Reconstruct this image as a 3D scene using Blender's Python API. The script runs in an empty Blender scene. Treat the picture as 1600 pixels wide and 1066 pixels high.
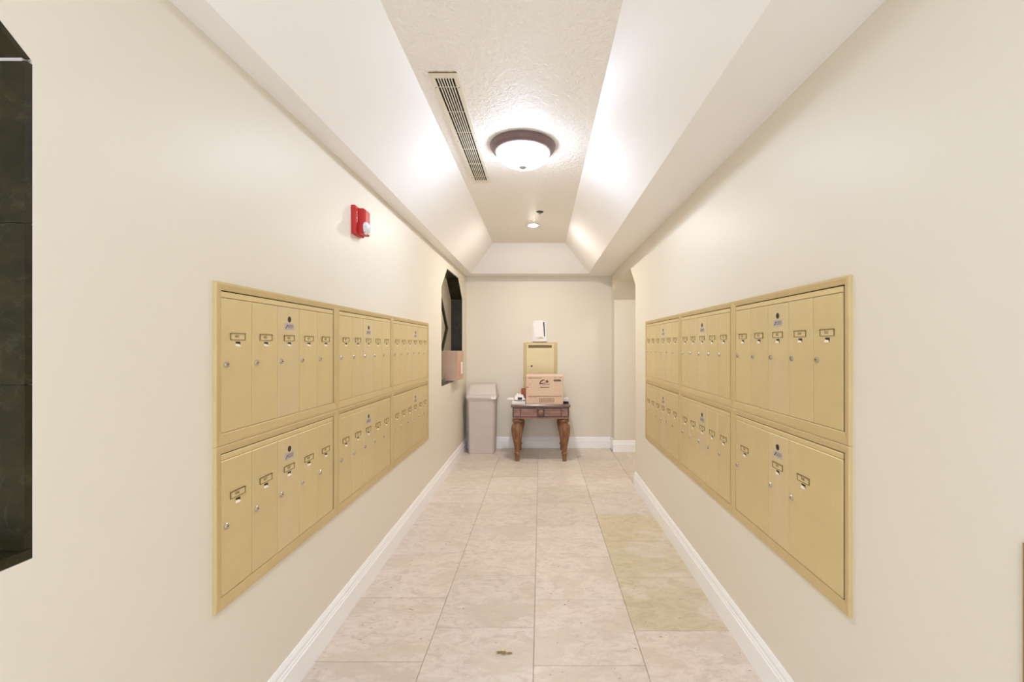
import bpy, math, random
from mathutils import Vector

random.seed(7)
scene = bpy.context.scene
C = scene.collection

# ------------------------------------------------------------------ camera
F_PX = 680.0
EYE = 1.308
cam_data = bpy.data.cameras.new('camera')
cam_data.sensor_fit = 'HORIZONTAL'
cam_data.sensor_width = 36.0
cam_data.lens = F_PX / 1600.0 * 36.0
cam_data.shift_x = -45.0 / 1600.0
cam_data.shift_y = 7.0 / 1600.0
cam_data.clip_start = 0.02
cam = bpy.data.objects.new('camera', cam_data)
cam.location = (0, 0, EYE)
cam.rotation_euler = (math.pi / 2, 0, 0)
C.objects.link(cam)
scene.camera = cam

# ------------------------------------------------------------------ world / exposure
world = bpy.data.worlds.new('world')
scene.world = world
world.use_nodes = True
bg = world.node_tree.nodes['Background']
bg.inputs['Color'].default_value = (0.72, 0.84, 1.06, 1)
bg.inputs['Strength'].default_value = 1.8
vs = scene.view_settings
vs.view_transform = 'Standard'
vs.look = 'None'
vs.gamma = 1.0
vs.use_curve_mapping = False
vs.exposure = 1.17
scene.cycles.max_bounces = 8
scene.cycles.diffuse_bounces = 5
scene.cycles.adaptive_threshold = 0.03
DOME_STRENGTH = 22.0
SIDE_STRENGTH = 22.0
DOWNLIGHT_STRENGTH = 440.0

# ------------------------------------------------------------------ materials
def srgb(r, g, b):
    def f(c):
        c /= 255.0
        return c / 12.92 if c <= 0.04045 else ((c + 0.055) / 1.055) ** 2.4
    return (f(r), f(g), f(b), 1.0)

class NT:
    def __init__(self, name):
        self.m = bpy.data.materials.new(name)
        self.m.use_nodes = True
        self.t = self.m.node_tree
        self.b = self.t.nodes['Principled BSDF']
    def n(self, kind, **kw):
        nd = self.t.nodes.new(kind)
        for k, v in kw.items():
            setattr(nd, k, v)
        return nd
    def l(self, a, b):
        self.t.links.new(a, b)
    def noise(self, scale, detail=4, rough=0.5, coord=None, dist=0.0):
        nd = self.n('ShaderNodeTexNoise')
        nd.inputs['Scale'].default_value = scale
        nd.inputs['Detail'].default_value = detail
        nd.inputs['Roughness'].default_value = rough
        nd.inputs['Distortion'].default_value = dist
        if coord is not None:
            self.l(coord, nd.inputs['Vector'])
        return nd
    def ramp(self, src, stops):
        r = self.n('ShaderNodeValToRGB')
        el = r.color_ramp.elements
        while len(el) < len(stops):
            el.new(0.5)
        for e, (p, c) in zip(el, stops):
            e.position = p
            e.color = c
        self.l(src, r.inputs['Fac'])
        return r
    def mix(self, a, b, fac, mode='MIX'):
        x = self.n('ShaderNodeMix', data_type='RGBA', blend_type=mode)
        for sock, v in ((x.inputs[0], fac), (x.inputs[6], a), (x.inputs[7], b)):
            if isinstance(v, (int, float)):
                sock.default_value = v
            elif isinstance(v, tuple):
                sock.default_value = v
            else:
                self.l(v, sock)
        return x.outputs[2]
    def bump(self, height, strength, dist):
        bp = self.n('ShaderNodeBump')
        bp.inputs['Strength'].default_value = strength
        bp.inputs['Distance'].default_value = dist
        self.l(height, bp.inputs['Height'])
        self.l(bp.outputs['Normal'], self.b.inputs['Normal'])
    def obj_coord(self):
        return self.n('ShaderNodeTexCoord').outputs['Object']

def paint(name, col, rough=0.5, var=0.04, nscale=3.0, bump=0.0, bscale=60.0, bdist=0.002, metal=0.0, spec=0.5, tint=False):
    w = NT(name)
    co = w.obj_coord()
    n1 = w.noise(nscale, 5, 0.6, co)
    lo = tuple(c * (1 - var) for c in col[:3]) + (1,)
    hi = tuple(min(1, c * (1 + var)) for c in col[:3]) + (1,)
    out = w.ramp(n1.outputs['Fac'], [(0.3, lo), (0.7, hi)]).outputs['Color']
    if tint:
        oi = w.n('ShaderNodeObjectInfo')
        out = w.mix(out, oi.outputs['Color'], 1.0, 'MULTIPLY')
    w.l(out, w.b.inputs['Base Color'])
    w.b.inputs['Roughness'].default_value = rough
    w.b.inputs['Metallic'].default_value = metal
    w.b.inputs['Specular IOR Level'].default_value = spec
    if bump > 0:
        n2 = w.noise(bscale, 4, 0.6, co)
        w.bump(n2.outputs['Fac'], bump, bdist)
    return w.m

def emissive(name, col, strength):
    w = NT(name)
    w.b.inputs['Base Color'].default_value = col
    w.b.inputs['Emission Color'].default_value = col
    w.b.inputs['Emission Strength'].default_value = strength
    n = w.noise(8.0, 2, 0.5, w.obj_coord())
    r = w.ramp(n.outputs['Fac'], [(0.3, (col[0] * .97, col[1] * .97, col[2] * .97, 1)), (0.7, col)])
    w.l(r.outputs['Color'], w.b.inputs['Emission Color'])
    return w.m

M = {}
M['wall'] = paint('wall_paint', srgb(232, 223.5, 205), 0.42, 0.012, 1.2, 0.10, 90.0, 0.001, spec=0.35)
M['white'] = paint('white_trim_paint', srgb(252, 249, 246), 0.32, 0.01, 4.0)
M['soffit'] = paint('smooth_ceiling_paint', srgb(250, 246, 240), 0.45, 0.01, 2.0, 0.06, 70.0, 0.001)

def stucco():
    w = NT('stucco_ceiling_paint')
    co = w.obj_coord()
    w.b.inputs['Base Color'].default_value = srgb(250, 244, 234)
    w.b.inputs['Roughness'].default_value = 0.55
    n1 = w.noise(34.0, 3, 0.55, co, 0.6)
    r = w.ramp(n1.outputs['Fac'], [(0.42, (0, 0, 0, 1)), (0.58, (1, 1, 1, 1))])
    n2 = w.noise(130.0, 3, 0.5, co)
    h = w.mix(r.outputs['Color'], n2.outputs['Color'], 0.25)
    w.bump(h, 0.55, 0.006)
    return w.m
M['stucco'] = stucco()

def travertine(name, base, vein, patch, pth):
    w = NT(name)
    tc = w.n('ShaderNodeTexCoord')
    oi = w.n('ShaderNodeObjectInfo')
    cmb = w.n('ShaderNodeVectorMath', operation='SCALE')
    cmb.inputs[0].default_value = (17.0, 31.0, 7.0)
    w.l(oi.outputs['Random'], cmb.inputs['Scale'])
    add = w.n('ShaderNodeVectorMath', operation='ADD')
    w.l(tc.outputs['Object'], add.inputs[0])
    w.l(cmb.outputs[0], add.inputs[1])
    mp = w.n('ShaderNodeMapping')
    mp.inputs['Scale'].default_value = (0.75, 1.35, 1.0)
    w.l(add.outputs[0], mp.inputs['Vector'])
    v = mp.outputs['Vector']
    big = w.noise(3.2, 5, 0.6, v, 0.5)
    fine = w.noise(17.0, 8, 0.68, v, 1.0)
    ln = w.noise(8.0, 6, 0.62, v, 1.8)
    c1 = w.ramp(fine.outputs['Fac'], [(0.30, vein), (0.52, base), (0.78, tuple(min(1, c * 1.10) for c in base[:3]) + (1,))]).outputs['Color']
    pm = w.ramp(big.outputs['Fac'], [(pth, (0, 0, 0, 1)), (pth + 0.07, (1, 1, 1, 1))]).outputs['Color']
    c2 = w.mix(c1, patch, w.mix((0, 0, 0, 1), pm, 0.7))
    lm = w.ramp(ln.outputs['Fac'], [(0.475, (0, 0, 0, 1)), (0.5, (1, 1, 1, 1)), (0.525, (0, 0, 0, 1))]).outputs['Color']
    c3 = w.mix(c2, vein, w.mix((0, 0, 0, 1), lm, 0.42))
    pit = w.noise(55.0, 2, 0.5, v)
    pitm = w.ramp(pit.outputs['Fac'], [(0.235, (1, 1, 1, 1)), (0.265, (0, 0, 0, 1))]).outputs['Color']
    c4 = w.mix(c3, srgb(120, 102, 84), pitm)
    c5 = w.mix(c4, oi.outputs['Color'], 1.0, 'MULTIPLY')
    w.l(c5, w.b.inputs['Base Color'])
    w.b.inputs['Roughness'].default_value = 0.36
    w.b.inputs['Specular IOR Level'].default_value = 0.4
    w.bump(fine.outputs['Fac'], 0.08, 0.002)
    return w.m
M['trav'] = travertine('travertine_tile', srgb(224, 211, 198), srgb(201, 185, 168), srgb(212, 198, 180), 0.53)
M['trav_tan'] = travertine('tan_travertine_tile', srgb(212, 197, 166), srgb(195, 178, 144), srgb(224, 211, 196), 0.56)
M['grout'] = paint('grout', srgb(176, 160, 140), 0.9, 0.08, 30.0)
M['gold'] = paint('gold_enamel', srgb(220, 198, 145), 0.40, 0.035, 9.0, 0.0, metal=0.25, spec=0.5, tint=True)
M['gold_dark'] = paint('gold_frame_enamel', srgb(211, 187, 134), 0.42, 0.04, 9.0, 0.0, metal=0.25, tint=True)
M['gap'] = paint('dark_gap', srgb(70, 52, 26), 0.8, 0.1, 20)
M['bronze'] = paint('bronze_and_shade_line', srgb(122, 98, 52), 0.5, 0.1, 20, metal=0.2)
M['chrome'] = paint('chrome', srgb(205, 198, 188), 0.22, 0.04, 40, metal=1.0)
M['nickel'] = paint('dull_nickel', srgb(176, 166, 164), 0.4, 0.05, 30, metal=0.5)
M['black'] = paint('black_plastic', srgb(24, 20, 16), 0.4, 0.1, 20)
M['ink_brown'] = paint('brown_ink', srgb(120, 88, 48), 0.7, 0.05, 20)
M['card'] = paint('gold_name_card', srgb(222, 200, 146), 0.5, 0.04, 20)
M['sticker'] = paint('silver_sticker', srgb(192, 180, 170), 0.4, 0.05, 60)
M['sticker_ink'] = paint('grey_sticker_ink', srgb(126, 112, 112), 0.6, 0.1, 60)
M['paper'] = paint('white_paper', srgb(250, 245, 240), 0.6, 0.02, 20)
M['cream'] = paint('cream_tab', srgb(246, 232, 206), 0.6, 0.02, 20)
M['red'] = paint('red_alarm_plastic', srgb(196, 46, 44), 0.45, 0.05, 20)
M['oilbronze'] = paint('oil_rubbed_bronze', srgb(122, 100, 96), 0.42, 0.12, 14, metal=0.4)
M['grey_plastic'] = paint('taupe_bin_plastic', srgb(208, 194, 184), 0.45, 0.03, 8, 0.05, 120, 0.001)
M['grey_plastic2'] = paint('taupe_lid_plastic', srgb(216, 204, 194), 0.45, 0.03, 8, 0.05, 120, 0.001)
M['card_box'] = paint('cardboard', srgb(216, 186, 160), 0.75, 0.04, 14, 0.1, 80, 0.001)
M['card_box2'] = paint('pinkish_cardboard', srgb(206, 172, 148), 0.75, 0.04, 14, 0.1, 80, 0.001)
M['box_ink'] = paint('dark_brown_box_ink', srgb(96, 72, 50), 0.8, 0.1, 60)
M['box_ink2'] = paint('faint_brown_box_ink', srgb(156, 122, 94), 0.8, 0.1, 60)
M['tape'] = paint('glossy_packing_tape', srgb(236, 216, 196), 0.2, 0.02, 20)
M['redbrown'] = paint('red_brown_paper', srgb(176, 104, 78), 0.6, 0.08, 30)
M['lav'] = paint('lavender_poly_mailer', srgb(242, 235, 234), 0.35, 0.04, 16, 0.3, 30, 0.004)
M['plain_brown'] = paint('brown_corner_guard', srgb(150, 122, 76), 0.5, 0.06, 12)
M['green'] = paint('yellow_green_print', srgb(206, 204, 120), 0.6, 0.05, 40)
M['vent'] = paint('cream_vent_enamel', srgb(234, 224, 204), 0.4, 0.02, 12)
M['vent_dark'] = paint('dark_duct', srgb(34, 25, 16), 0.9, 0.1, 8)
M['crumb'] = paint('brown_crumb', srgb(150, 122, 84), 0.7, 0.3, 90)
M['crumb2'] = paint('pale_crumb', srgb(228, 212, 172), 0.7, 0.1, 90)
M['pinkred'] = paint('pink_red_print', srgb(222, 150, 140), 0.6, 0.05, 40)

def wood(name, a, b, sc):
    w = NT(name)
    co = w.obj_coord()
    mp = w.n('ShaderNodeMapping')
    mp.inputs['Scale'].default_value = sc
    w.l(co, mp.inputs['Vector'])
    n1 = w.noise(6.0, 6, 0.6, mp.outputs['Vector'], 0.8)
    n2 = w.noise(40.0, 4, 0.6, mp.outputs['Vector'])
    c = w.ramp(n1.outputs['Fac'], [(0.3, a), (0.7, b)]).outputs['Color']
    c = w.mix(c, tuple(x * 0.55 for x in a[:3]) + (1,), w.mix((0, 0, 0, 1), w.ramp(n2.outputs['Fac'], [(0.5, (0, 0, 0, 1)), (0.75, (1, 1, 1, 1))]).outputs['Color'], 0.5))
    w.l(c, w.b.inputs['Base Color'])
    w.b.inputs['Roughness'].default_value = 0.25
    return w.m
M['wood_leg'] = wood('polished_brown_wood', srgb(104, 66, 40), srgb(156, 108, 70), (6, 6, 1))
M['wood_apron'] = wood('reddish_brown_wood', srgb(116, 76, 54), srgb(164, 120, 92), (1, 6, 6))
M['wood_dark'] = wood('dark_wood_and_groove_shade', srgb(62, 38, 24), srgb(98, 62, 40), (4, 4, 4))
M['wood_top'] = wood('worn_dark_wood', srgb(92, 66, 52), srgb(146, 116, 98), (1, 8, 8))

def marble():
    w = NT('dark_green_black_marble')
    co = w.obj_coord()
    n1 = w.noise(9.0, 8, 0.7, co, 1.2)
    n2 = w.noise(4.0, 6, 0.65, co, 2.5)
    c = w.ramp(n1.outputs['Fac'], [(0.3, srgb(24, 20, 8)), (0.7, srgb(56, 50, 27))]).outputs['Color']
    vm = w.ramp(n2.outputs['Fac'], [(0.487, (0, 0, 0, 1)), (0.5, (1, 1, 1, 1)), (0.513, (0, 0, 0, 1))]).outputs['Color']
    c = w.mix(c, srgb(104, 104, 84), w.mix((0, 0, 0, 1), vm, 0.16))
    w.l(c, w.b.inputs['Base Color'])
    w.b.inputs['Roughness'].default_value = 0.36
    w.b.inputs['Specular IOR Level'].default_value = 0.3
    return w.m
M['marble'] = marble()

def glass():
    w = NT('clear_strobe_plastic')
    n = w.noise(60.0, 2, 0.5, w.obj_coord())
    r = w.ramp(n.outputs['Fac'], [(0.3, (0.80, 0.79, 0.78, 1)), (0.6, (1.0, 1.0, 1.0, 1))])  # white mottling painted in for the sparkle of the lens
    w.l(r.outputs['Color'], w.b.inputs['Base Color'])
    w.b.inputs['Roughness'].default_value = 0.08
    w.b.inputs['Transmission Weight'].default_value = 0.2
    return w.m
M['glass'] = glass()
M['dome'] = emissive('lit_opal_glass', (0.67, 0.775, 1.0, 1), DOME_STRENGTH)
M['side_fill'] = emissive('added_side_light', (0.92, 0.90, 0.88, 1), SIDE_STRENGTH)
M['bulb'] = emissive('lit_downlight_lens', (0.95, 0.91, 0.86, 1), DOWNLIGHT_STRENGTH)

# ------------------------------------------------------------------ mesh helpers
class MB:
    def __init__(self):
        self.v, self.f, self.mi = [], [], []
    def quad(self, pts, mi=0):
        b = len(self.v)
        self.v += [tuple(p) for p in pts]
        self.f.append(tuple(range(b, b + len(pts))))
        self.mi.append(mi)
    def hexa(self, p, mi=0):            # 4 bottom (ccw from above) + 4 top
        b = len(self.v)
        self.v += [tuple(q) for q in p]
        for f in ((3, 2, 1, 0), (4, 5, 6, 7), (0, 1, 5, 4), (1, 2, 6, 5), (2, 3, 7, 6), (3, 0, 4, 7)):
            self.f.append(tuple(b + i for i in f))
            self.mi.append(mi)
    def box(self, x0, x1, y0, y1, z0, z1, mi=0):
        self.hexa([(x0, y0, z0), (x1, y0, z0), (x1, y1, z0), (x0, y1, z0),
                   (x0, y0, z1), (x1, y0, z1), (x1, y1, z1), (x0, y1, z1)], mi)
    def prism(self, poly, fn, a, b, mi=0):  # poly of 2d points, fn(p,q,s)->xyz, extruded s=a..b
        n = len(poly)
        o = len(self.v)
        self.v += [fn(p, q, a) for p, q in poly] + [fn(p, q, b) for p, q in poly]
        self.f.append(tuple(o + i for i in range(n))[::-1]); self.mi.append(mi)
        self.f.append(tuple(o + n + i for i in range(n))); self.mi.append(mi)
        for i in range(n):
            j = (i + 1) % n
            self.f.append((o + i, o + j, o + n + j, o + n + i)); self.mi.append(mi)
    def lathe(self, prof, c=(0, 0, 0), n=32, mi=0, axis='z'):
        o = len(self.v)
        for r, h in prof:
            for k in range(n):
                a = 2 * math.pi * k / n
                x, y = r * math.cos(a), r * math.sin(a)
                if axis == 'z':
                    p = (c[0] + x, c[1] + y, c[2] + h)
                elif axis == 'y':
                    p = (c[0] + x, c[1] + h, c[2] + y)
                else:
                    p = (c[0] + h, c[1] + x, c[2] + y)
                self.v.append(p)
        for i in range(len(prof) - 1):
            for k in range(n):
                k2 = (k + 1) % n
                self.f.append((o + i * n + k, o + i * n + k2, o + (i + 1) * n + k2, o + (i + 1) * n + k)); self.mi.append(mi)
        for idx, r in ((0, prof[0][0]), (len(prof) - 1, prof[-1][0])):
            if r > 1e-5:
                ring = [o + idx * n + k for k in range(n)]
                self.f.append(tuple(ring[::-1] if idx == 0 else ring)); self.mi.append(mi)
    def loops(self, loops, mi=0, closed_end=False):   # list of equal-length closed rings
        n = len(loops[0])
        o = len(self.v)
        for lp in loops:
            self.v += [tuple(p) for p in lp]
        for i in range(len(loops) - 1):
            for k in range(n):
                k2 = (k + 1) % n
                self.f.append((o + i * n + k, o + i * n + k2, o + (i + 1) * n + k2, o + (i + 1) * n + k)); self.mi.append(mi)
        if closed_end:
            e = o + (len(loops) - 1) * n
            self.f.append(tuple(e + k for k in range(n))); self.mi.append(mi)
            self.f.append(tuple(o + k for k in range(n))[::-1]); self.mi.append(mi)
    def mesh(self, name, mats, smooth=False, fix=True):
        me = bpy.data.meshes.new(name)
        me.from_pydata(self.v, [], self.f)
        for m in mats:
            me.materials.append(m)
        for p, i in zip(me.polygons, self.mi):
            p.material_index = i
            p.use_smooth = smooth
        if fix:
            import bmesh
            bm = bmesh.new(); bm.from_mesh(me)
            if smooth:
                bmesh.ops.remove_doubles(bm, verts=bm.verts, dist=1e-6)
            bmesh.ops.recalc_face_normals(bm, faces=bm.faces)
            bm.to_mesh(me); bm.free()
        if smooth:
            me.set_sharp_from_angle(angle=math.radians(40))
        me.update()
        return me
    def build(self, name, mats, parent=None, smooth=False, loc=(0, 0, 0)):
        if not isinstance(mats, (list, tuple)):
            mats = [mats]
        return link(name, self.mesh(name, mats, smooth), parent, loc)

def link(name, me, parent=None, loc=(0, 0, 0), rot=(0, 0, 0)):
    o = bpy.data.objects.new(name, me)
    C.objects.link(o)
    o.parent = parent
    o.location = loc
    o.rotation_euler = rot
    return o

def tag(o, label, cat, group=None):
    o['label'] = label
    o['category'] = cat
    if group:
        o['group'] = group
    return o

def thing(name, label, cat, loc=(0, 0, 0), rotz=0.0, group=None):
    o = link(name, None, None, loc, (0, 0, rotz))
    o.empty_display_size = 0.05
    return tag(o, label, cat, group)

def struct(o, label=None):
    o['kind'] = 'structure'
    if label:
        o['label'] = label
    return o

_text = {}
def text_mesh(s, size, mat, depth=0.0003):
    key = (s, size, mat.name)
    if key not in _text:
        cu = bpy.data.curves.new('lettering', 'FONT')
        cu.body = s
        cu.size = size
        cu.resolution_u = 2
        cu.align_x = 'CENTER'
        cu.align_y = 'CENTER'
        cu.extrude = depth
        tmp = bpy.data.objects.new('lettering_tmp', cu)
        C.objects.link(tmp)
        bpy.context.view_layer.update()
        dg = bpy.context.evaluated_depsgraph_get()
        me = bpy.data.meshes.new_from_object(tmp.evaluated_get(dg))
        bpy.data.objects.remove(tmp)
        bpy.data.curves.remove(cu)
        me.name = 'lettering'
        me.materials.clear()
        me.materials.append(mat)
        _text[key] = me
    return _text[key]

# ------------------------------------------------------------------ key dimensions
XL, XR = -0.95, 0.88          # corridor walls
YB, YN = 5.56, -1.8           # back wall / open near end
ZS, ZC = 2.19, 2.488          # soffit / raised ceiling
LT, RT = 0.13, 0.35           # wall thicknesses
ZTOP = 2.62

# ------------------------------------------------------------------ walls
def yz(p, q, s):              # prism helper: polygon in y-z, extruded along x
    return (s, p, q)

def arch_wall(mb, x0, x1, y0, y1, openings):
    cur = y0
    for (a, b, sill, spring, top, ca, cb) in openings:
        if a > cur:
            mb.prism([(cur, 0), (a, 0), (a, ZTOP), (cur, ZTOP)], yz, x0, x1)
        if sill > 0:
            mb.prism([(a, 0), (b, 0), (b, sill), (a, sill)], yz, x0, x1)
        mb.prism([(a, spring), (ca, top), (ca, ZTOP), (a, ZTOP)], yz, x0, x1)
        mb.prism([(ca, top), (cb, top), (cb, ZTOP), (ca, ZTOP)], yz, x0, x1)
        mb.prism([(cb, top), (b, spring), (b, ZTOP), (cb, ZTOP)], yz, x0, x1)
        cur = b
    if cur < y1:
        mb.prism([(cur, 0), (y1, 0), (y1, ZTOP), (cur, ZTOP)], yz, x0, x1)

LIN = 0.012                   # marble lining thickness
NEAR = (-0.276, 0.802, 0.93, 1.834, 2.05, -0.02, 0.546)
FAR = (4.172, 5.252, 0.935, 1.862, 2.076, 4.42, 5.0)
def grow(w, t):
    a, b, s, sp, tp, ca, cb = w
    return (a - t, b + t, s - 0.02, sp + t * 0.4, tp + t, ca - t * 0.4, cb + t * 0.4)

mb = MB()
arch_wall(mb, XL - LT, XL, YN, YB + 0.2, [grow(NEAR, LIN), grow(FAR, LIN)])
struct(mb.build('wall_left', M['wall']), 'cream painted left wall with two arched openings and mailboxes')

mb = MB()
arch_wall(mb, XR, XR + RT, YN, 5.36, [(4.045, 5.36, 0, 1.87, 2.07, 4.275, 5.13)])
mb.prism([(5.36, 0), (YB, 0), (YB, ZTOP), (5.36, ZTOP)], yz, 0.905, XR + RT)
struct(mb.build('wall_right', M['wall']), 'cream painted right wall with an arched doorway at its far end')

mb = MB()
mb.box(XL, 2.6, YB, YB + 0.15, 0, ZTOP)
struct(mb.build('wall_back', M['wall']), 'cream painted end wall behind the small table')

# hall beyond the left wall (seen through the arched opening) and passage on the right
mb = MB()
mb.box(-2.05, -1.9, YN, 10.2, 0, ZTOP)
struct(mb.build('wall_far_left', M['wall']))
mb = MB()
mb.box(-1.9, XL - LT, 10.05, 10.2, 0, ZTOP)
struct(mb.build('wall_far_end', M['wall']))
mb = MB()
mb.box(XL - LT, XL, YB + 0.2, 10.05, 0, ZTOP)
struct(mb.build('wall_hall_inner', M['wall']))
mb = MB()
mb.box(2.6, 2.75, 2.85, YB + 0.15, 0, ZTOP)
struct(mb.build('wall_light_block_end', M['wall']))  # unseen wall added to keep world light out of the passage
mb = MB()
mb.box(XR + RT, 2.6, 2.85, 3.0, 0, ZTOP)
struct(mb.build('wall_light_block_near', M['wall']))  # unseen wall added to close the passage against world light
mb = MB()
mb.box(-1.9, XL - LT, YN, 10.05, ZTOP, ZTOP + 0.05)
mb.box(XR + RT, 2.6, 3.0, YB, ZTOP, ZTOP + 0.05)
struct(mb.build('ceiling_side', M['soffit']))

# ------------------------------------------------------------------ tray ceiling
SLX, SRX, SYB = -0.856, 0.588, 5.33      # soffit inner edges
CLX, CRX, CYB = -0.549, 0.281, 5.0       # raised panel edges
mb = MB()
mb.quad([(XL - 0.02, YN, ZS), (SLX, YN, ZS), (SLX, SYB, ZS), (XL - 0.02, YB + 0.02, ZS)])
mb.quad([(SRX, YN, ZS), (XR + 0.05, YN, ZS), (XR + 0.05, YB + 0.02, ZS), (SRX, SYB, ZS)])
mb.quad([(SLX, SYB, ZS), (SRX, SYB, ZS), (XR + 0.05, YB + 0.02, ZS), (XL - 0.02, YB + 0.02, ZS)])
mb.quad([(SLX, YN, ZS), (CLX, YN, ZC), (CLX, CYB, ZC), (SLX, SYB, ZS)])
mb.quad([(SRX, YN, ZS), (SRX, SYB, ZS), (CRX, CYB, ZC), (CRX, YN, ZC)])
mb.quad([(SLX, SYB, ZS), (CLX, CYB, ZC), (CRX, CYB, ZC), (SRX, SYB, ZS)])
struct(mb.build('ceiling_soffit', M['soffit']), 'smooth off-white sloped tray edge around the raised ceiling')
mb = MB()
mb.box(CLX, CRX, YN, CYB, ZC, ZC + 0.05)
struct(mb.build('ceiling', M['stucco']), 'raised ceiling panel with rough stucco texture')

# ------------------------------------------------------------------ floor
mb = MB()
mb.box(XL, XR + RT, YN, YB, -0.05, -0.004)
floor = struct(mb.build('floor', M['grout']), 'floor of square beige travertine tiles with thin joints')
mb = MB()
mb.box(-1.9, XL, YN, 10.05, -0.05, 0.0)
mb.box(XR + RT, 2.6, 3.0, YB, -0.05, 0.0)
struct(mb.build('floor_side', M['trav']))

_tiles = {}
def tile(x0, x1, y0, y1, col, mat='trav'):
    w, d = round(x1 - x0, 4), round(y1 - y0, 4)
    key = (w, d, mat)
    if key not in _tiles:
        m = MB()
        g, b = 0.0012, 0.0015
        def ring(i, z):
            return [(-w / 2 + i, -d / 2 + i, z), (w / 2 - i, -d / 2 + i, z), (w / 2 - i, d / 2 - i, z), (-w / 2 + i, d / 2 - i, z)]
        m.loops([ring(g, -0.004), ring(g, -0.0012), ring(g + b, 0.0)])
        m.quad(ring(g + b, 0.0))
        _tiles[key] = m.mesh('tile', [M[mat]])
    o = link('tile', _tiles[key], floor, ((x0 + x1) / 2, (y0 + y1) / 2, random.uniform(-0.0003, 0.0003)))
    o.color = (*col, 1)
    return o

P = 0.4572
cols = [(-0.944, -0.487, 1.80), (-0.487, -0.03, 2.019), (-0.03, 0.427, 1.779), (0.427, 0.878, 1.995)]
for ci, (x0, x1, y0) in enumerate(cols):
    y = y0 - P * 8
    k = -8
    while y < YB - 0.001:
        a, b = max(y, YN), min(y + P, YB - 0.001)
        if b - a > 0.02:
            t = random.uniform(0.94, 1.04)
            col = (t, t * random.uniform(0.985, 1.0), t * random.uniform(0.965, 1.0))
            mat = 'trav'
            if ci == 3 and k in (0, 1, 2):
                mat = 'trav_tan'
                col = ((1.0, 1.0, 1.0), (1.0, 1.0, 1.0), (1.01, 1.0, 0.98))[k]
            if ci == 3 and k == 5:
                col = (0.93, 0.90, 0.86)
            if ci == 3 and k == -1:
                col = (1.05, 1.03, 1.01)
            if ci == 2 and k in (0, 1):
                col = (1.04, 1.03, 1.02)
            tile(x0, x1, a, b, col, mat)
        y += P
        k += 1
# doorway threshold: a narrow strip and the first tiles beyond it
for y in (4.05, 4.49, 4.93):
    tile(0.88, 1.02, y, min(y + 0.44, 5.36), (0.95, 0.92, 0.90))
    tile(1.02, 1.23, y, min(y + 0.44, 5.36), (1.04, 1.02, 1.0))

# ------------------------------------------------------------------ baseboards
BP = [(0, 0), (0.0175, 0), (0.0175, 0.094), (0.0135, 0.098), (0.0135, 0.106), (0.0105, 0.110), (0.0105, 0.124), (0.0045, 0.140), (0, 0.140)]
def base(name, fn, a, b, label):
    m = MB()
    m.prism(BP, fn, a, b)
    return struct(m.build(name, M['white']), label)
base('baseboard_left', lambda t, h, s: (XL + t, s, h), YN, YB, 'white moulded baseboard along the left wall')
base('baseboard_right', lambda t, h, s: (XR - t, s, h), YN, 4.045, 'white moulded baseboard along the right wall')
base('baseboard_back', lambda t, h, s: (s, YB - t, h), XL + 0.0175, 0.905 - 0.0175, 'white moulded baseboard along the end wall')
base('baseboard_doorway', lambda t, h, s: (s, 5.36 - t, h), 0.905 - 0.0175, XR + RT, 'white baseboard on the far jamb of the arched doorway')
base('baseboard_stub', lambda t, h, s: (0.905 - t, s, h), 5.36, YB, 'short white baseboard on the return beside the doorway')
base('baseboard_jamb', lambda t, h, s: (s, 4.045 + t, h), XR, XR + RT, 'white baseboard on the near jamb of the doorway')

# brown guard on the right wall at the very edge of the view
mb = MB()
mb.box(XR - 0.006, XR, 0.55, 0.7895, 0.14, 0.95)
struct(mb.build('trim_1', M['plain_brown']), 'brown strip on the right wall at the picture edge')

# ------------------------------------------------------------------ black marble window linings
def marble_window(name, w, label, joints, e=0.0035):
    a, b, sill, sp, tp, ca, cb = w
    root = struct(link(name, None), label)
    x0, x1 = XL - LT - 0.004, XL - 0.001
    def slab(poly, n='marble_panel', xa=x0, xb=x1):
        m = MB()
        m.prism(poly, yz, xa, xb)
        return m.build(n, M['marble'], root)
    t = LIN
    zs = [sill] + joints + [sp]
    g = 0.0004
    for (y0, y1) in ((a - t, a), (b, b + t)):
        for z0, z1 in zip(zs[:-1], zs[1:]):
            slab([(y0, z0 + g), (y1, z0 + g), (y1, z1 - g), (y0, z1 - g)])
    slab([(a, sp + e), (ca, tp - e), (ca - t * 0.4, tp + t - e), (a - t, sp + t * 0.4 + e)])
    slab([(cb, tp - e), (b, sp + e), (b + t, sp + t * 0.4 + e), (cb + t * 0.4, tp + t - e)])
    slab([(ca, tp), (cb, tp), (cb + t * 0.4, tp + t), (ca - t * 0.4, tp + t)])
    slab([(a - 0.008, sill - 0.003), (b + 0.006, sill - 0.003), (b + 0.006, sill), (a - 0.008, sill)], 'sill_lip', x1, XL + 0.002)
    slab([(a - t, sill - 0.019), (b + t, sill - 0.019), (b + t, sill), (a - t, sill)], 'sill', x0, x1)
    # thin light caulk bead at the springing joint
    if e < 0.002:
        return root
    m = MB()
    m.box(x1 - 0.10, x1 - 0.004, b - 0.0008, b + 0.006, sp - 0.0015, sp + 0.004)
    m.build('caulk_bead', M['sticker'], root)
    return root
marble_window('window_1', NEAR, 'arched wall opening lined with black marble at the left picture edge', [1.235, 1.534])
marble_window('window_2', FAR, 'arched wall opening lined with black marble holding a carton', [1.24, 1.545], 0.0005)

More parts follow.
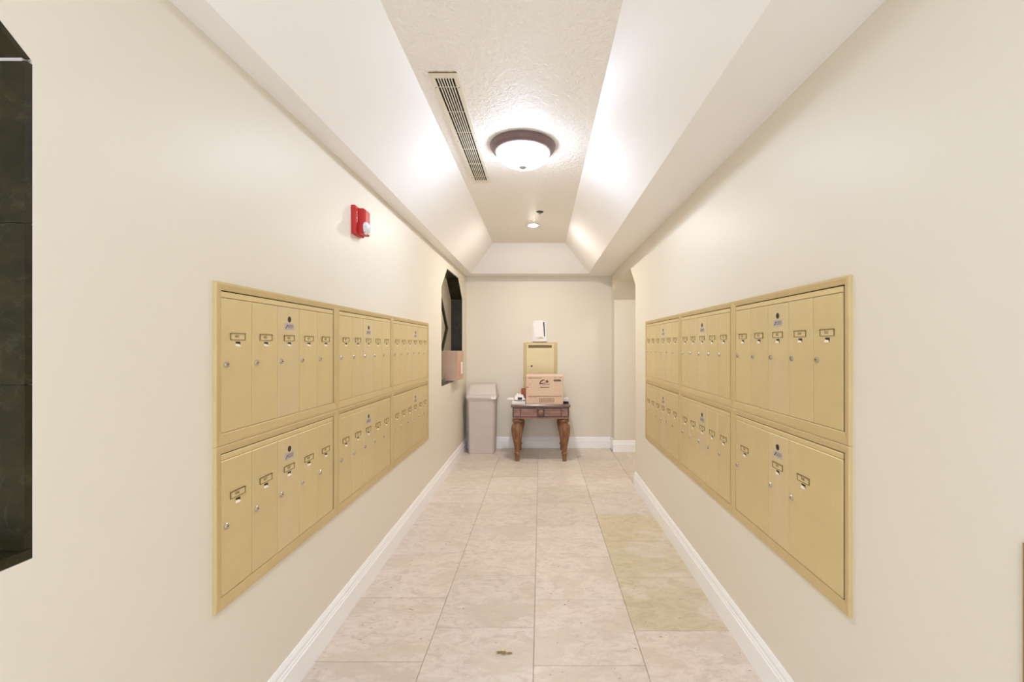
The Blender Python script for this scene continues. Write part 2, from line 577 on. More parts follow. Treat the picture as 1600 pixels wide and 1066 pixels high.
# ------------------------------------------------------------------ lamps
def dome_lamp(loc, label):
    t = thing('ceiling_lamp', label, 'lamp', loc, 0, 'dome lamps on the raised ceiling')
    m = MB()
    m.lathe([(0.05, 0), (0.186, 0), (0.193, -0.004), (0.193, -0.010), (0.188, -0.014), (0.184, -0.026), (0.172, -0.040), (0.163, -0.046), (0.156, -0.046), (0.150, -0.036)], n=64)
    m.build('rim', M['oilbronze'], t, True)
    m = MB()
    prof = []
    for i in range(10):
        a = math.pi / 2 * i / 9
        prof.append((0.157 * math.cos(a) if i < 9 else 0.0, -0.040 - 0.085 * math.sin(a)))
    m.lathe(prof, n=40)
    m.build('glass_shade', M['dome'], t, True)
    m = MB()
    m.lathe([(0.0, -0.122), (0.024, -0.125), (0.024, -0.129), (0.014, -0.137), (0.005, -0.140), (0.004, -0.147), (0.0055, -0.150), (0.005, -0.154), (0.0, -0.156)], n=24)
    m.build('finial', M['nickel'], t, True)
    return t
dome_lamp((-0.106, 2.57, ZC), 'lit dome ceiling lamp with bronze rim and white glass')
dome_lamp((-0.106, -0.75, ZC), 'lit dome ceiling lamp overhead behind the viewpoint')

t = thing('recessed_downlight', 'small lit recessed downlight in the ceiling near the end wall', 'lamp', (-0.075, 4.27, ZC))
m = MB()
m.lathe([(0.045, 0.0), (0.058, 0.0), (0.060, -0.003), (0.056, -0.005), (0.046, -0.004), (0.044, -0.001)], n=40)
m.build('trim_ring', M['white'], t, True)
m = MB()
m.lathe([(0.045, -0.0015), (0.030, -0.007), (0.0, -0.009)], n=20)
m.build('lens', M['bulb'], t, True)

t = thing('sprinkler_head', 'small dark fire sprinkler head on the ceiling', 'sprinkler', (-0.008, 3.84, ZC))
m = MB()
m.lathe([(0.033, 0.0), (0.033, -0.002), (0.026, -0.006), (0.012, -0.006)], n=28)
m.build('escutcheon', M['black'], t, True)
m = MB()
m.lathe([(0.006, -0.005), (0.006, -0.018)], n=12)
m.lathe([(0.011, -0.018), (0.012, -0.020)], n=16)
m.build('deflector', M['chrome'], t, True)

# unseen lights added to brighten the left hall and the right passage
for hx, hy_, hl in ((-1.45, 7.6, 'added unseen disc light on the ceiling of the hall beyond the left wall'), (1.95, 4.3, 'added unseen disc light on the ceiling of the passage through the doorway')):
  t = thing('added_hall_light', hl, 'lamp', (hx, hy_, ZTOP), 0, 'added disc lights outside the corridor')
  m = MB()
  m.lathe([(0.19, 0.0), (0.19, -0.03), (0.17, -0.04)], n=32)
  m.build('rim', M['white'], t, True)
  m = MB()
  m.lathe([(0.165, -0.041), (0.12, -0.06), (0.0, -0.068)], n=20)
  m.build('diffuser', M['side_fill'], t, True)

# ------------------------------------------------------------------ ceiling vent
vx0, vx1, vy0, vy1 = -0.486, -0.362, 1.879, 3.134
t = thing('ceiling_vent', 'long cream linear air vent with dark slots on the ceiling', 'vent', ((vx0 + vx1) / 2, (vy0 + vy1) / 2, ZC))
W, L = (vx1 - vx0) / 2, (vy1 - vy0) / 2
il, ir, iy = -W + 0.020, W - 0.020, L - 0.032
m = MB()
m.box(-W, il, -L, L, -0.007, 0); m.box(ir, W, -L, L, -0.007, 0)
m.box(il, ir, -L, -iy, -0.007, 0); m.box(il, ir, iy, L, -0.007, 0)
m.build('frame', M['vent'], t)
m = MB()
m.box(il, ir, -iy, iy, -0.0015, -0.0005)
m.build('duct', M['vent_dark'], t)
nb = 7
pitch = (ir - il) / nb
me = None
for i in range(1, nb):
    if me is None:
        m = MB()
        m.box(-0.0022, 0.0022, -iy, iy, -0.0065, -0.0017)
        me = m.mesh('slat', [M['vent']])
    link('slat', me, t, (il + pitch * i, 0, 0))
m = MB()
m.box(il, ir, -0.0018, 0.0018, -0.0030, -0.0018)
me = m.mesh('cross_bar', [M['vent']])
for i in range(6):
    link('cross_bar', me, t, (0, -iy + 2 * iy * (0.06 + 0.176 * i), 0))
m = MB()
m.lathe([(0.0035, -0.0072), (0.0025, -0.0085), (0.0, -0.009)], n=10)
me = m.mesh('screw', [M['bronze']], True)
for sx in (-W + 0.010, W - 0.010):
    for sy in (-L + 0.10, -L + 0.62, L - 0.10):
        link('screw', me, t, (sx, sy, 0))
m = MB()
pts = [(-W, -L)]
for i in range(15):
    pts.append((-W + 2 * W * (i + 0.5) / 15, -L - random.uniform(0.001, 0.007)))
pts += [(W, -L)]
m.prism(pts, lambda p, q, s: (p, q, s), -0.004, -0.0005)
m.build('paint_chip_edge', M['bronze'], t)

# ------------------------------------------------------------------ fire alarm
t = thing('fire_alarm', 'red fire alarm strobe with clear lens on the left wall', 'alarm', (XL, 2.215, 1.872), math.radians(90))
# local: x along wall (away from camera), -y out of the wall, z up
def rbox(m, x0, x1, y0, y1, z0, z1, b, mi=0):   # box with a bevelled front (-y) rim
    def ring(i, y):
        return [(x0 + i, y, z0 + i), (x1 - i, y, z0 + i), (x1 - i, y, z1 - i), (x0 + i, y, z1 - i)]
    m.loops([ring(0, y1), ring(0, y0 + b), ring(b, y0)], mi, True)
m = MB(); rbox(m, -0.035, 0.075, -0.022, 0, 0, 0.142, 0.004)
m.build('back_plate', M['red'], t)
m = MB(); rbox(m, 0.0, 0.07, -0.056, -0.022, 0.006, 0.135, 0.008)
m.build('horn_body', M['red'], t)
m = MB()
m.box(-0.008, 0.044, -0.060, -0.054, 0.010, 0.062)
m.build('lens_mount', M['chrome'], t)
m = MB()
prof = [(0.033, 0.0)]
for i in range(1, 9):
    a = math.pi / 2 * i / 8
    prof.append((0.033 * math.cos(a) if i < 8 else 0.0, -0.024 * math.sin(a)))
m.lathe(prof, (0.016, -0.052, 0.036), 24, axis='y')
m.build('strobe_lens', M['glass'], t, True)
for i, ch in enumerate('FIRE'):
    link('lettering', text_mesh(ch, 0.017, M['paper']), t, (-0.017, -0.0225, 0.108 - i * 0.0145), (math.pi / 2, 0, 0))

# ------------------------------------------------------------------ mailboxes
UW5, UW6, UH = 0.752, 0.8905, 0.485
FS, FB, FT = 0.028, 0.036, 0.024       # frame side, bottom, top
DP, DH = 0.1385, 0.402                 # door pitch and height
_door = {}
def door_mesh(w):
    if w not in _door:
        m = MB()
        def ring(i, y):
            return [(i, y, i), (w - i, y, i), (w - i, y, DH - i), (i, y, DH - i)]
        m.loops([ring(0, -0.001), ring(0, -0.0045), ring(0.0022, -0.0062)])
        m.quad(ring(0.0022, -0.0062))
        _door[w] = m.mesh('door', [M['gold']])
    return _door[w]

m = MB()
hw, hh, b = 0.033, 0.0108, 0.0015
def rr(x0, x1, z0, z1, y0, y1, mi=0):
    m.box(x0, x1, y0, y1, z0, z1, mi)
rr(-hw, hw, hh - b, hh, -0.0105, -0.0062)
rr(-hw, hw, -hh, -hh + b * 0.8, -0.0085, -0.0062)
rr(-hw, -hw + b, -hh + b * 0.8, hh - b, -0.0085, -0.0062)
rr(hw - b, hw, -hh + b * 0.8, hh - b, -0.0085, -0.0062)
ME_HOLDER = m.mesh('name_holder', [M['bronze']])  # dark bronze bars paint in the recess shadow lines round the card
m = MB()
rr(-hw + b, hw - b, -hh + b * 0.8, hh - b, -0.0069, -0.0063)
ME_CARD = m.mesh('number_card', [M['card']])
m = MB()
rr(-0.0105, 0.0105, -0.0068, 0.0068, -0.0066, -0.0062, 0)
m.hexa([(-0.0115, -0.0098, -0.0078), (0.0105, -0.0098, -0.0078), (0.0105, -0.0066, -0.0078), (-0.0115, -0.0066, -0.0078),
        (-0.0105, -0.0072, 0.0012), (0.0055, -0.0072, -0.0008), (0.0055, -0.0066, -0.0008), (-0.0105, -0.0066, 0.0012)], 1)
ME_SLOT = m.mesh('viewing_slot', [M['black'], M['cream']])
m = MB()
m.lathe([(0.0098, -0.0062), (0.0098, -0.0085), (0.0085, -0.0100), (0.0055, -0.0100), (0.0052, -0.0112), (0.0, -0.0112)], n=20, axis='y')
m.box(-0.0038, 0.0046, -0.0116, -0.0111, -0.0011, 0.0013, 1)
ME_LOCK = m.mesh('lock', [M['chrome'], M['black']], True)
m = MB()
m.lathe([(0.0116, -0.0062), (0.0116, -0.0072), (0.0106, -0.0074), (0.0106, -0.0066)], n=20, axis='y', mi=0)
m.lathe([(0.0106, -0.0064), (0.0106, -0.0074), (0.0, -0.0074)], n=20, axis='y', mi=1)
ME_MASTER = m.mesh('master_lock', [M['chrome'], M['black']], True)
m = MB()
rr(-0.030, 0.030, -0.0125, 0.0125, -0.0067, -0.0062, 0)
m.prism([(-0.026, -0.006), (-0.020, -0.007), (-0.010, 0.002), (-0.009, 0.008), (-0.014, 0.006), (-0.018, -0.001)], lambda p, q, s: (p, s, q), -0.0070, -0.0067, 2)
for zz, xa, xb in ((0.006, -0.005, 0.024), (0.001, -0.007, 0.027), (-0.004, -0.009, 0.022)):
    x = xa
    while x < xb:
        wl = random.uniform(0.003, 0.007)
        rr(x, min(x + wl, xb), zz - 0.0015, zz + 0.0015, -0.0070, -0.0067, 1)
        x += wl + 0.0015
ME_STICK = m.mesh('maker_sticker', [M['sticker'], M['sticker_ink'], M['black']])

def frame_mesh(w):
    m = MB()
    def ring(l, r, t_, b_, y):
        return [(l, y, b_), (w - r, y, b_), (w - r, y, UH - t_), (l, y, UH - t_)]
    e = 0.0006
    m.loops([ring(e, e, e, e, 0.0), ring(e, e, e, e, -0.0092), ring(0.0022, 0.0022, 0.0022, 0.0022, -0.0108),
             ring(0.008, 0.008, 0.008, 0.010, -0.0108),
             ring(FS - 0.003, FS - 0.006, FT - 0.002, FB - 0.002, -0.0072),
             ring(FS - 0.0012, FS - 0.0042, FT, FB - 0.0005, -0.0062),
             ring(FS - 0.0012, FS - 0.0042, FT, FB - 0.0005, 0.0)])
    return m.mesh('frame', [M['gold_dark']])
FR = {UW5: frame_mesh(UW5), UW6: frame_mesh(UW6)}
m = MB(); m.box(FS - 0.002, UW5 - FS + 0.002, -0.0010, -0.0002, FB - 0.002, UH - FT + 0.002); BK5 = m.mesh('back_panel', [M['gap']])
m = MB(); m.box(FS - 0.002, UW6 - FS + 0.002, -0.0010, -0.0002, FB - 0.002, UH - FT + 0.002); BK6 = m.mesh('back_panel', [M['gap']])

def mailbox_unit(wall, u0, z0, spans, master, number, label, skew=0.0):
    """wall 'L' or 'R'; u0 = y of the near edge; spans = door widths in slots"""
    n = sum(spans)
    w = UW5 if n == 5 else UW6
    if wall == 'L':
        t = thing('mailbox_unit', label, 'mailbox', (XL, u0, z0), math.radians(90), 'gold mailbox units on the left wall')
    else:
        t = thing('mailbox_unit', label, 'mailbox', (XR, u0 + w, z0), math.radians(-90), 'gold mailbox units on the right wall')
    link('back_panel', BK5 if n == 5 else BK6, t)
    fr = link('frame', FR[w], t)
    fr.color = (1, 1, 1, 1)
    hm = MB()
    def ring(i, y):
        return [(FS + i, y, FB + DH + 0.002 + i), (w - FS - 0.004 - i, y, FB + DH + 0.002 + i),
                (w - FS - 0.004 - i, y, UH - FT - 0.0035 - i), (FS + i, y, UH - FT - 0.0035 - i)]
    hm.loops([ring(0, -0.001), ring(0, -0.0048), ring(0.0015, -0.0062)])
    hm.quad(ring(0.0015, -0.0062))
    hd = hm.build('header_strip', M['gold'], t)
    hd.color = (1.03, 1.02, 1.0, 1)
    s = 0
    for i, sp in enumerate(spans):
        gap = 0.0016
        dw = round(DP * sp - gap, 4)
        d = link('door', door_mesh(dw), t, (FS + s * DP + gap * 0.3, 0, FB + 0.0005))
        v = random.uniform(0.975, 1.02)
        tint = (v, v, v * random.uniform(0.97, 1.01))
        if i == master:
            tint = (1.0, 1.01, 1.08)
        d.color = (*tint, 1)
        c = (0.5 * DP if sp == 1 else 0.30 * DP * sp + 0.004) - gap * 0.3
        zt = DH - 0.114
        link('name_holder', ME_HOLDER, d, (c, 0, zt))
        link('number_card', ME_CARD, d, (c, 0, zt))
        link('door_number', text_mesh(str(number + i), 0.0135, M['ink_brown'], 0.0002), d, (c - 0.003, -0.0071, zt - 0.0002), (math.pi / 2, 0, 0))
        link('viewing_slot', ME_SLOT, d, (c + 0.001, 0, zt - 0.0225))
        link('lock', ME_LOCK, d, (0.0195, 0, zt - 0.085), (0, random.uniform(-0.5, 0.5), 0))
        if i == master:
            link('master_lock', ME_MASTER, d, (0.5 * DP, 0, DH - 0.044))
            link('maker_sticker', ME_STICK, d, (0.5 * DP, 0, DH - 0.071))
        s += sp
    return t

ZL, ZR = 0.526, 0.538
YLB, YRB = 1.258, 1.227
for row, rn in ((1, 'upper'), (0, 'lower')):
    nb0 = 401 if row else 406
    z = ZL + UH * row
    mailbox_unit('L', YLB, z, [1] * 5, 2, nb0, rn + ' gold five-door mailbox unit on the left wall, nearest the camera')
    mailbox_unit('L', YLB + UW5, z, [1] * 5, 2, nb0 + 10, rn + ' gold five-door mailbox unit in the middle of the left wall bank')
    mailbox_unit('L', YLB + 2 * UW5, z, [1] * 6, 3, nb0 + 20, rn + ' gold six-door mailbox unit at the far end of the left wall bank')
    z = ZR + UH * row
    if row:
        mailbox_unit('R', YRB, z, [1] * 5, 2, 301, 'upper gold five-door mailbox unit on the right wall, nearest the camera')
    else:
        mailbox_unit('R', YRB, z, [2, 1, 2], 1, 306, 'lower gold mailbox unit with two wide doors on the right wall')
    mailbox_unit('R', YRB + UW5, z, [1] * 5, 2, nb0 - 90, rn + ' gold five-door mailbox unit in the middle of the right wall bank')
    mailbox_unit('R', YRB + 2 * UW5, z, [1] * 6, 3, nb0 - 80, rn + ' gold six-door mailbox unit at the far end of the right wall bank')

# ------------------------------------------------------------------ drop box on the end wall
t = thing('mail_drop_box', 'gold wall-mounted mail drop box with a slot behind the carton', 'drop box', (-0.006, YB, 0.73))
bw, bh = 0.213, 0.618
m = MB()
def bring(i, y, tz=0):
    return [(-bw + i, y, i), (bw - i, y, i), (bw - i, y, bh - i - tz), (-bw + i, y, bh - i - tz)]
m.loops([bring(0, 0.0), bring(0, -0.012), bring(0.005, -0.016), bring(0.028, -0.018), bring(0.032, -0.026), bring(0.034, -0.026)], 0, True)
m.build('frame', M['gold_dark'], t)
dw = bw - 0.040
m = MB()
sl0, sl1, sz0, sz1 = -dw + 0.020, dw - 0.026, bh - 0.070, bh - 0.035
y0, y1 = -0.032, -0.026
m.box(-dw, dw, y0, y1, 0.040, sz0)
m.box(-dw, dw, y0, y1, sz1, bh - 0.022)
m.box(-dw, sl0, y0, y1, sz0, sz1)
m.box(sl1, dw, y0, y1, sz0, sz1)
d = m.build('door', M['gold'], t)
d.color = (1.0, 1.02, 1.12, 1)
m = MB(); m.box(sl0, sl1, -0.0285, -0.0262, sz0, sz1)
m.build('letter_slot', M['bronze'], d)
m = MB(); m.lathe([(0.012, -0.032), (0.012, -0.036), (0.0, -0.036)], (-dw + 0.063, 0, bh - 0.302), 18, axis='y')
m.build('lock', M['black'], d, True)

# ------------------------------------------------------------------ leaflet holder above it
t = thing('leaflet_holder', 'white leaflet holder full of papers above the drop box', 'leaflet holder', (-0.012, YB, 1.362))
m = MB()
m.box(-0.090, 0.088, -0.004, 0.0, 0.0, 0.255)
m.box(-0.092, -0.088, -0.034, 0, 0, 0.15)
m.box(0.086, 0.090, -0.034, 0, 0, 0.235)
m.box(-0.090, 0.088, -0.034, 0, -0.004, 0.002)
m.box(-0.090, 0.088, -0.036, -0.033, 0.0, 0.060)
m.build('pocket', M['lav'], t)
m = MB()
def leaf(x0, x1, xt0, xt1, z0, z1, y, th):
    m.hexa([(x0, y - th, z0), (x1, y - th, z0), (x1, y, z0), (x0, y, z0),
            (xt0, y - th, z1), (xt1, y - th, z1), (xt1, y, z1), (xt0, y, z1)])
leaf(-0.070, 0.080, -0.078, 0.072, 0.003, 0.245, -0.006, 0.004)
m.build('leaflet', M['paper'], t)
m = MB(); leaf(0.030, 0.066, 0.032, 0.058, 0.01, 0.244, -0.011, 0.003)
m.build('dark_leaflet', M['black'], t)['label'] = 'dark leaflet edge'
m = MB(); leaf(-0.056, 0.056, -0.074, 0.040, 0.003, 0.265, -0.017, 0.010)
m.build('leaflet', M['paper'], t)
m = MB()
m.prism([(-0.050, 0.036), (0.02, 0.056), (0.056, 0.036), (0.03, 0.030), (-0.02, 0.031)], lambda p, q, s: (p, s, q), -0.0365, -0.036)
m.build('printed_mark', M['green'], t)

# ------------------------------------------------------------------ side table
TX0, TX1, TY0, TY1, TZ = -0.334, 0.332, 4.862, 5.515, 0.645
t = thing('side_table', 'brown wooden side table with turned legs at the end wall', 'table', (0.0, (TY0 + TY1) / 2, 0))
hy = (TY1 - TY0) / 2
m = MB()
def tr(i, z):
    return [(TX0 + i, -hy + i, z), (TX1 - i, -hy + i, z), (TX1 - i, hy - i, z), (TX0 + i, hy - i, z)]
m.loops([tr(0.012, TZ - 0.036), tr(0.004, TZ - 0.030), tr(0.0, TZ - 0.022), tr(0.0, TZ - 0.006), tr(0.005, TZ)], 0, True)
m.build('table_top', M['wood_top'], t)
AZ0, AZ1 = 0.492, TZ - 0.036
ax, ay = 0.318, hy - 0.016
m = MB()
m.box(-ax + 0.07, ax - 0.07, -ay + 0.008, -ay + 0.028, AZ0 + 0.012, AZ1)
m.box(-ax + 0.07, ax - 0.07, ay - 0.028, ay - 0.008, AZ0 + 0.012, AZ1)
m.box(-ax + 0.008, -ax + 0.028, -ay + 0.07, ay - 0.07, AZ0 + 0.012, AZ1)
m.box(ax - 0.028, ax - 0.008, -ay + 0.07, ay - 0.07, AZ0 + 0.012, AZ1)
m.build('apron', M['wood_dark'], t)  # dark wood paints groove shade around the drawer front
m = MB()
m.box(-ax, ax, -ay - 0.003, -ay + 0.03, AZ0 - 0.006, AZ0 + 0.011)
m.box(-ax, ax, ay - 0.03, ay + 0.003, AZ0 - 0.006, AZ0 + 0.011)
m.box(-ax, -ax + 0.03, -ay + 0.03, ay - 0.03, AZ0 - 0.006, AZ0 + 0.011)
m.box(ax - 0.03, ax, -ay + 0.03, ay - 0.03, AZ0 - 0.006, AZ0 + 0.011)
m.build('apron_moulding', M['wood_apron'], t)
m = MB()
rbox(m, -0.225, 0.225, -ay - 0.001, -ay + 0.008, AZ0 + 0.018, AZ1 - 0.008, 0.003)
dr = m.build('drawer_front', M['wood_apron'], t)
m = MB()
k0 = -ay - 0.001
rbox(m, -0.042, 0.042, k0 - 0.012, k0, AZ0 + 0.020, AZ1 - 0.004, 0.004)
m.lathe([(0.030, k0 - 0.012), (0.030, k0 - 0.018), (0.024, k0 - 0.024), (0.0, k0 - 0.028)], (0, 0, (AZ0 + AZ1) / 2 + 0.008), 24, 1, 'y')
m.build('knob_block', [M['wood_dark'], M['wood_leg']], dr)
prof = [(0.018, 0.0), (0.023, 0.004), (0.024, 0.02), (0.027, 0.068), (0.027, 0.072), (0.033, 0.078), (0.035, 0.088), (0.032, 0.098), (0.026, 0.104),
        (0.028, 0.125), (0.032, 0.160), (0.041, 0.205), (0.052, 0.255), (0.061, 0.305), (0.066, 0.345), (0.065, 0.378), (0.057, 0.405), (0.046, 0.420),
        (0.040, 0.430), (0.040, 0.438), (0.050, 0.447), (0.056, 0.460), (0.050, 0.474), (0.042, 0.480), (0.042, 0.486)]
m = MB()
m.lathe(prof, n=28)
LEG = m.mesh('leg', [M['wood_leg']], True)
m = MB()
m.box(-0.046, 0.046, -0.046, 0.046, 0.486, AZ1)
for sx, sy in ((0, -1), (0, 1), (-1, 0), (1, 0)):
    if sx == 0:
        m.box(-0.034, 0.034, min(sy * 0.046, sy * 0.051), max(sy * 0.046, sy * 0.051), AZ0 + 0.022, AZ1 - 0.010)
    else:
        m.box(min(sx * 0.046, sx * 0.051), max(sx * 0.046, sx * 0.051), -0.034, 0.034, AZ0 + 0.022, AZ1 - 0.010)
m.mi = [0] * 6 + [1] * (len(m.f) - 6)
BLK = m.mesh('corner_block', [M['wood_dark'], M['wood_apron']])  # dark block under lighter panels paints the groove shade
for sx in (-1, 1):
    for sy in (-1, 1):
        lg = link('leg', LEG, t, (sx * 0.268, sy * (hy - 0.066), 0))
        link('corner_block', BLK, lg)

# ------------------------------------------------------------------ carton on the table
cw, ch, cd = 0.209, 0.324, 0.30
t = thing('carton', 'brown printed cardboard carton on the side table', 'box', (0.042, 4.89, TZ))
m = MB()
rbox(m, -cw, cw, 0.0, cd, 0.0, ch, 0.003)
m.build('box_body', M['card_box'], t)
m = MB(); m.box(-cw + 0.002, cw - 0.002, cd * 0.5 - 0.05, cd * 0.5 + 0.05, ch - 0.0005, ch + 0.001)
m.box(-cw + 0.002, cw - 0.002, 0.004, 0.010, ch - 0.0005, ch + 0.0012)
m.build('packing_tape', M['tape'], t)
def px(x, y):     # crop pixels of the front face -> local x, z
    return (-cw + (x - 125) / (1150 - 125) * 2 * cw, ch * (1 - (y - 150) / (935 - 150)))
def flat(m, pts, mi=0):
    m.prism([px(*p) for p in pts], lambda p, q, s: (p, s, q), -0.0008, 0.0002, mi)
m = MB()
flat(m, [(490, 385), (500, 330), (545, 275), (600, 255), (650, 275), (600, 292), (545, 320), (525, 352), (600, 350), (700, 325), (640, 300), (690, 290), (695, 262), (720, 275), (755, 325), (720, 338), (640, 355), (560, 382)])
m.build('printed_emblem', M['box_ink'], t)
m = MB()
def word_row(xa, xb, ya, yb, lo, hi, gap=7, slope=0.0):
    x = xa
    while x < xb - 4:
        wl = random.uniform(lo, hi)
        x2 = min(x + wl, xb)
        dy = slope * (x - xa)
        j = random.uniform(0, (yb - ya) * 0.25)
        flat(m, [(x, yb + dy), (x2, yb + dy), (x2, ya + j + dy), (x, ya + j + dy)])
        x = x2 + gap
word_row(515, 770, 452, 482, 12, 30)
word_row(590, 790, 375, 390, 10, 22, 9, -0.05)
word_row(600, 760, 400, 412, 10, 22, 9, -0.05)
word_row(890, 1090, 250, 310, 16, 34, 4)
word_row(900, 950, 195, 212, 10, 18)
word_row(1040, 1100, 195, 212, 10, 18)
m.build('printed_words', M['box_ink'], t)
m = MB()
word_row(185, 560, 198, 230, 12, 30)
word_row(185, 1110, 695, 722, 14, 44)
word_row(200, 430, 735, 750, 14, 34)
m.build('printed_line', M['box_ink2'], t)
m = MB()
for a in ([(490, 762), (900, 762), (900, 775), (490, 775)], [(490, 862), (900, 862), (900, 875), (490, 875)],
          [(490, 775), (512, 775), (512, 862), (490, 862)], [(878, 775), (900, 775), (900, 862), (878, 862)]):
    flat(m, a)
x = 535
while x < 855:
    wl = random.uniform(5, 14)
    flat(m, [(x, 855), (x + wl, 855), (x + wl, 783), (x, 783)])
    x += wl + random.uniform(5, 9)
m.build('printed_panel', M['box_ink2'], t)
m = MB()
flat(m, [(128, 450), (210, 462), (190, 482), (128, 478)])
flat(m, [(200, 430), (225, 425), (220, 440)])
flat(m, [(228, 375), (262, 378), (245, 402)])
m.build('printed_arrow', M['redbrown'], t)

# ------------------------------------------------------------------ mail on the table
def slabthing(name, label, cat, pts, z, th, mat, group=None):
    m = MB()
    m.prism(pts, lambda p, q, s: (p, q, s), 0, th)
    cx = sum(p[0] for p in pts) / len(pts); cy = sum(p[1] for p in pts) / len(pts)
    me = m.mesh(name, [mat])
    for v in me.vertices:
        v.co.x -= cx; v.co.y -= cy
    return tag(link(name, me, None, (cx, cy, z)), label, cat, group)
slabthing('magazine', 'flat white magazine at the bottom of the mail pile', 'magazine', [(-0.325, 4.93), (-0.175, 4.92), (-0.17, 5.20), (-0.32, 5.21)], TZ, 0.026, M['paper'])
e = slabthing('envelope', 'white envelope sticking out past the left table edge', 'envelope', [(-0.40, 5.09), (-0.20, 5.00), (-0.17, 5.11), (-0.37, 5.22)], TZ + 0.0275, 0.012, M['paper'])
# puffy plastic mailer
def pillow(cx, cy, z, lx, ly, h, rot):
    m = MB()
    N = 14
    top = []
    for j in range(N + 1):
        for i in range(N + 1):
            u, v = i / N * 2 - 1, j / N * 2 - 1
            f = max(0.0, (1 - u ** 4) * (1 - v ** 4)) ** 0.6
            hh_ = h * f * (0.72 + 0.16 * math.sin(5 * u + 3 * v + 1) + 0.12 * math.sin(9 * u - 4 * v))
            x, y = u * lx, v * ly
            m.v.append((x * math.cos(rot) - y * math.sin(rot), x * math.sin(rot) + y * math.cos(rot), 0.004 + hh_))
    nv = len(m.v)
    for j in range(N + 1):
        for i in range(N + 1):
            x, y, _ = m.v[j * (N + 1) + i]
            m.v.append((x, y, 0.0))
    for j in range(N):
        for i in range(N):
            a = j * (N + 1) + i
            m.f.append((a, a + 1, a + N + 2, a + N + 1)); m.mi.append(0)
            m.f.append((nv + a + N + 1, nv + a + N + 2, nv + a + 1, nv + a)); m.mi.append(0)
    rim = [i for i in range(N + 1)] + [j * (N + 1) + N for j in range(1, N + 1)] + [N * (N + 1) + i for i in range(N - 1, -1, -1)] + [j * (N + 1) for j in range(N - 1, 0, -1)]
    for a, b_ in zip(rim, rim[1:] + rim[:1]):
        m.f.append((b_, a, nv + a, nv + b_)); m.mi.append(0)
    return m
m = pillow(0, 0, 0, 0.062, 0.10, 0.066, 0.12)
pm = tag(m.build('plastic_mailer', M['lav'], None, True, (-0.252, 5.07, TZ + 0.0405)), 'puffy white plastic mailer on top of the mail pile', 'mailer')
m = MB()
m.box(-0.022, 0.026, -0.004, 0.0, -0.002, 0.024)
m.build('black_patch', M['black'], pm, False, (0.012, -0.1045, 0.006))
m = MB()
m.box(-0.035, 0.035, -0.012, 0.012, 0, 0.13)
m.box(-0.030, 0.030, -0.014, 0.014, 0.13, 0.142)
tag(m.build('paper_packet', M['redbrown'], None, False, (-0.205, 5.30, TZ)), 'red-brown paper packet standing behind the mail pile', 'packet')
slabthing('dark_booklet', 'dark booklet on the table right of the carton', 'booklet', [(0.2555, 4.97), (0.315, 4.96), (0.32, 5.18), (0.2555, 5.19)], TZ, 0.018, M['vent_dark'])
slabthing('small_envelope', 'white envelope on top of the dark booklet', 'envelope', [(0.2555, 5.02), (0.318, 5.01), (0.325, 5.20), (0.2555, 5.21)], TZ + 0.0185, 0.028, M['paper'])

# ------------------------------------------------------------------ waste bin
t = thing('waste_bin', 'tall square taupe waste bin in the left corner', 'bin', (-0.716, 5.375, 0))
def sq(w, d, z, c=0.02, dy=0.0):
    x, y = w / 2, d / 2
    return [(-x + c, -y + dy, z), (x - c, -y + dy, z), (x, -y + c + dy, z), (x, y - c + dy, z), (x - c, y + dy, z), (-x + c, y + dy, z), (-x, y - c + dy, z), (-x, -y + c + dy, z)]
m = MB()
m.loops([sq(0.300, 0.270, 0.0), sq(0.308, 0.278, 0.012), sq(0.336, 0.300, 0.655), sq(0.342, 0.306, 0.660), sq(0.342, 0.306, 0.676)], 0, True)
m.build('bin_body', M['grey_plastic'], t)
m = MB()
m.loops([sq(0.366, 0.322, 0.668), sq(0.372, 0.328, 0.674), sq(0.372, 0.328, 0.694), sq(0.364, 0.320, 0.702), sq(0.356, 0.312, 0.706), sq(0.322, 0.20, 0.822, 0.02, 0.03), sq(0.312, 0.19, 0.830, 0.02, 0.03)], 0, True)
lid = m.build('lid', M['grey_plastic2'], t)
m = MB()
def fl(u, v, o):   # on the sloped front of the hood
    z = 0.712 + v * 0.104
    yf = -0.156 + (z - 0.706) / 0.116 * (0.156 - 0.07)
    hw_ = 0.150 - v * 0.014
    return (u * hw_, yf - o, z)
m.loops([[fl(-1, 0, -0.002), fl(1, 0, -0.002), fl(1, 1, -0.002), fl(-1, 1, -0.002)],
         [fl(-1, 0, 0.004), fl(1, 0, 0.004), fl(1, 1, 0.004), fl(-1, 1, 0.004)],
         [fl(-.97, .05, 0.006), fl(.97, .05, 0.006), fl(.97, .95, 0.006), fl(-.97, .95, 0.006)]], 0, True)
m.build('swing_flap', M['grey_plastic2'], lid)
m = MB()
m.loops([sq(0.350, 0.314, 0.650), sq(0.352, 0.316, 0.667)], 0, True)
m.build('bag_edge', M['grey_plastic'], t)
m = MB()
m.box(0.120, 0.180, -0.170, -0.160, 0.665, 0.692)
m.build('bag_corner', M['paper'], t)

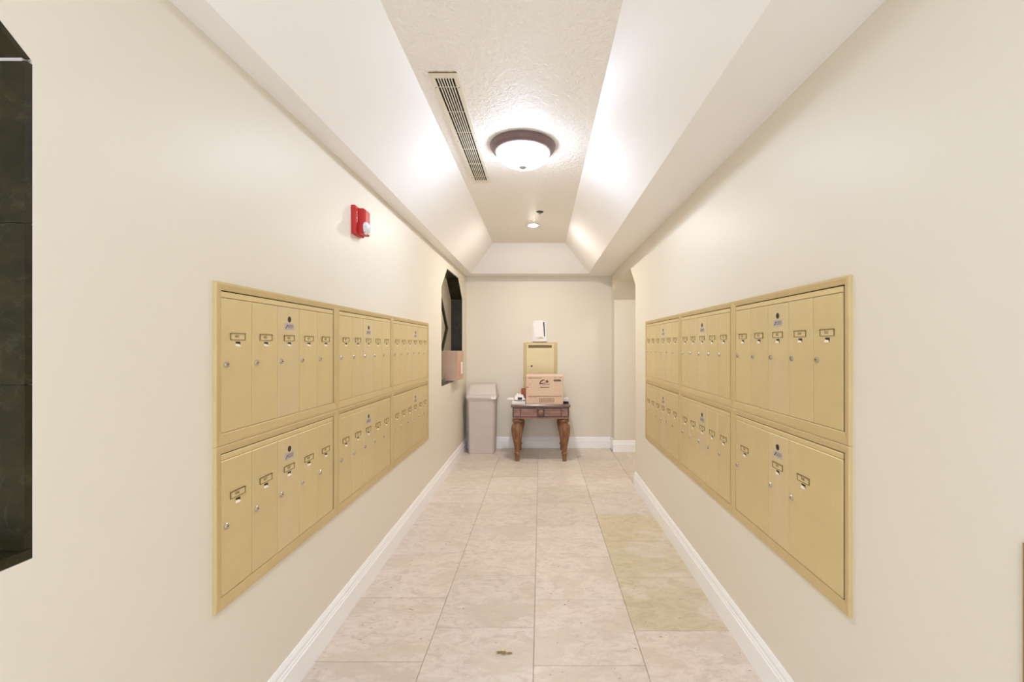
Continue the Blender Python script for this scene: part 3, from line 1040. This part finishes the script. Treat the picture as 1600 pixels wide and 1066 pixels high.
# ------------------------------------------------------------------ carton in the far opening
t = thing('open_shelf_carton', 'pinkish cardboard carton sticking out of the arched opening', 'box', (-0.95, 4.59, FAR[2]))
X1, XB, XT, BH, BD = 0.069, -0.057, -0.125, 0.312, 0.35
m = MB()
m.hexa([(XB, 0, 0), (X1, 0, 0), (X1, BD, 0), (XB, BD, 0), (XT, 0, BH), (X1 + 0.004, 0, BH), (X1 + 0.004, BD, BH), (XT, BD, BH)])
m.build('box_body', M['card_box2'], t)
m = MB()
m.box(X1 + 0.0015, X1 + 0.0045, 0.20, 0.30, 0.06, 0.19)
lb = m.build('shipping_label', M['paper'], t)
m = MB()
m.box(X1 + 0.002, X1 + 0.005, 0.08, 0.16, 0.05, 0.20)
m.build('printed_stripe', M['pinkred'], t)

# diamond frame on the wall of the hall beyond
dc = (-1.9, 7.95, 1.655)
R0, R1 = 0.85, 0.72
t = MB()
o1 = [(dc[0], dc[1] + R0 * a, dc[2] + R0 * b_) for a, b_ in ((0, -1), (1, 0), (0, 1), (-1, 0))]
f = 0.03
ring = lambda r, off: [(dc[0] + off, dc[1] + r * a, dc[2] + r * b_) for a, b_ in ((0, -1), (1, 0), (0, 1), (-1, 0))]
t.loops([ring(R0, 0.0), ring(R0, f), ring(R1, f), ring(R1, 0.0)])
tag(t.build('diamond_frame', M['marble']), 'black diamond-shaped wall frame seen through the arched opening', 'frame')

# ------------------------------------------------------------------ crumb on the floor
def lump(m, c, rx, ry, rz, seed, mi=0):
    rnd = random.Random(seed)
    n = 10
    rings = []
    for i in range(6):
        a = math.pi * i / 5
        r = []
        for k in range(n):
            q = 2 * math.pi * k / n
            j = rnd.uniform(0.75, 1.2)
            r.append((c[0] + rx * math.sin(a) * math.cos(q) * j + 1e-5 * math.cos(q), c[1] + ry * math.sin(a) * math.sin(q) * j + 1e-5 * math.sin(q), c[2] + rz * (1 - math.cos(a)) / 2 * 2 * 0.5))
        rings.append(r)
    m.loops(rings, mi, True)
t = thing('leaf_scrap', 'small brown scrap of dry leaf on the floor tile', 'leaf scrap', (-0.158, 1.845, 0.0005))
m = MB()
lump(m, (0.0, 0, 0), 0.014, 0.006, 0.010, 1)
lump(m, (-0.020, 0.004, 0), 0.012, 0.004, 0.008, 2)
lump(m, (0.024, 0.0, 0), 0.013, 0.004, 0.007, 3)
m.build('brown_piece', M['crumb'], t)
m = MB()
lump(m, (-0.004, 0.016, 0), 0.009, 0.008, 0.012, 4)
m.build('pale_piece', M['crumb2'], t)
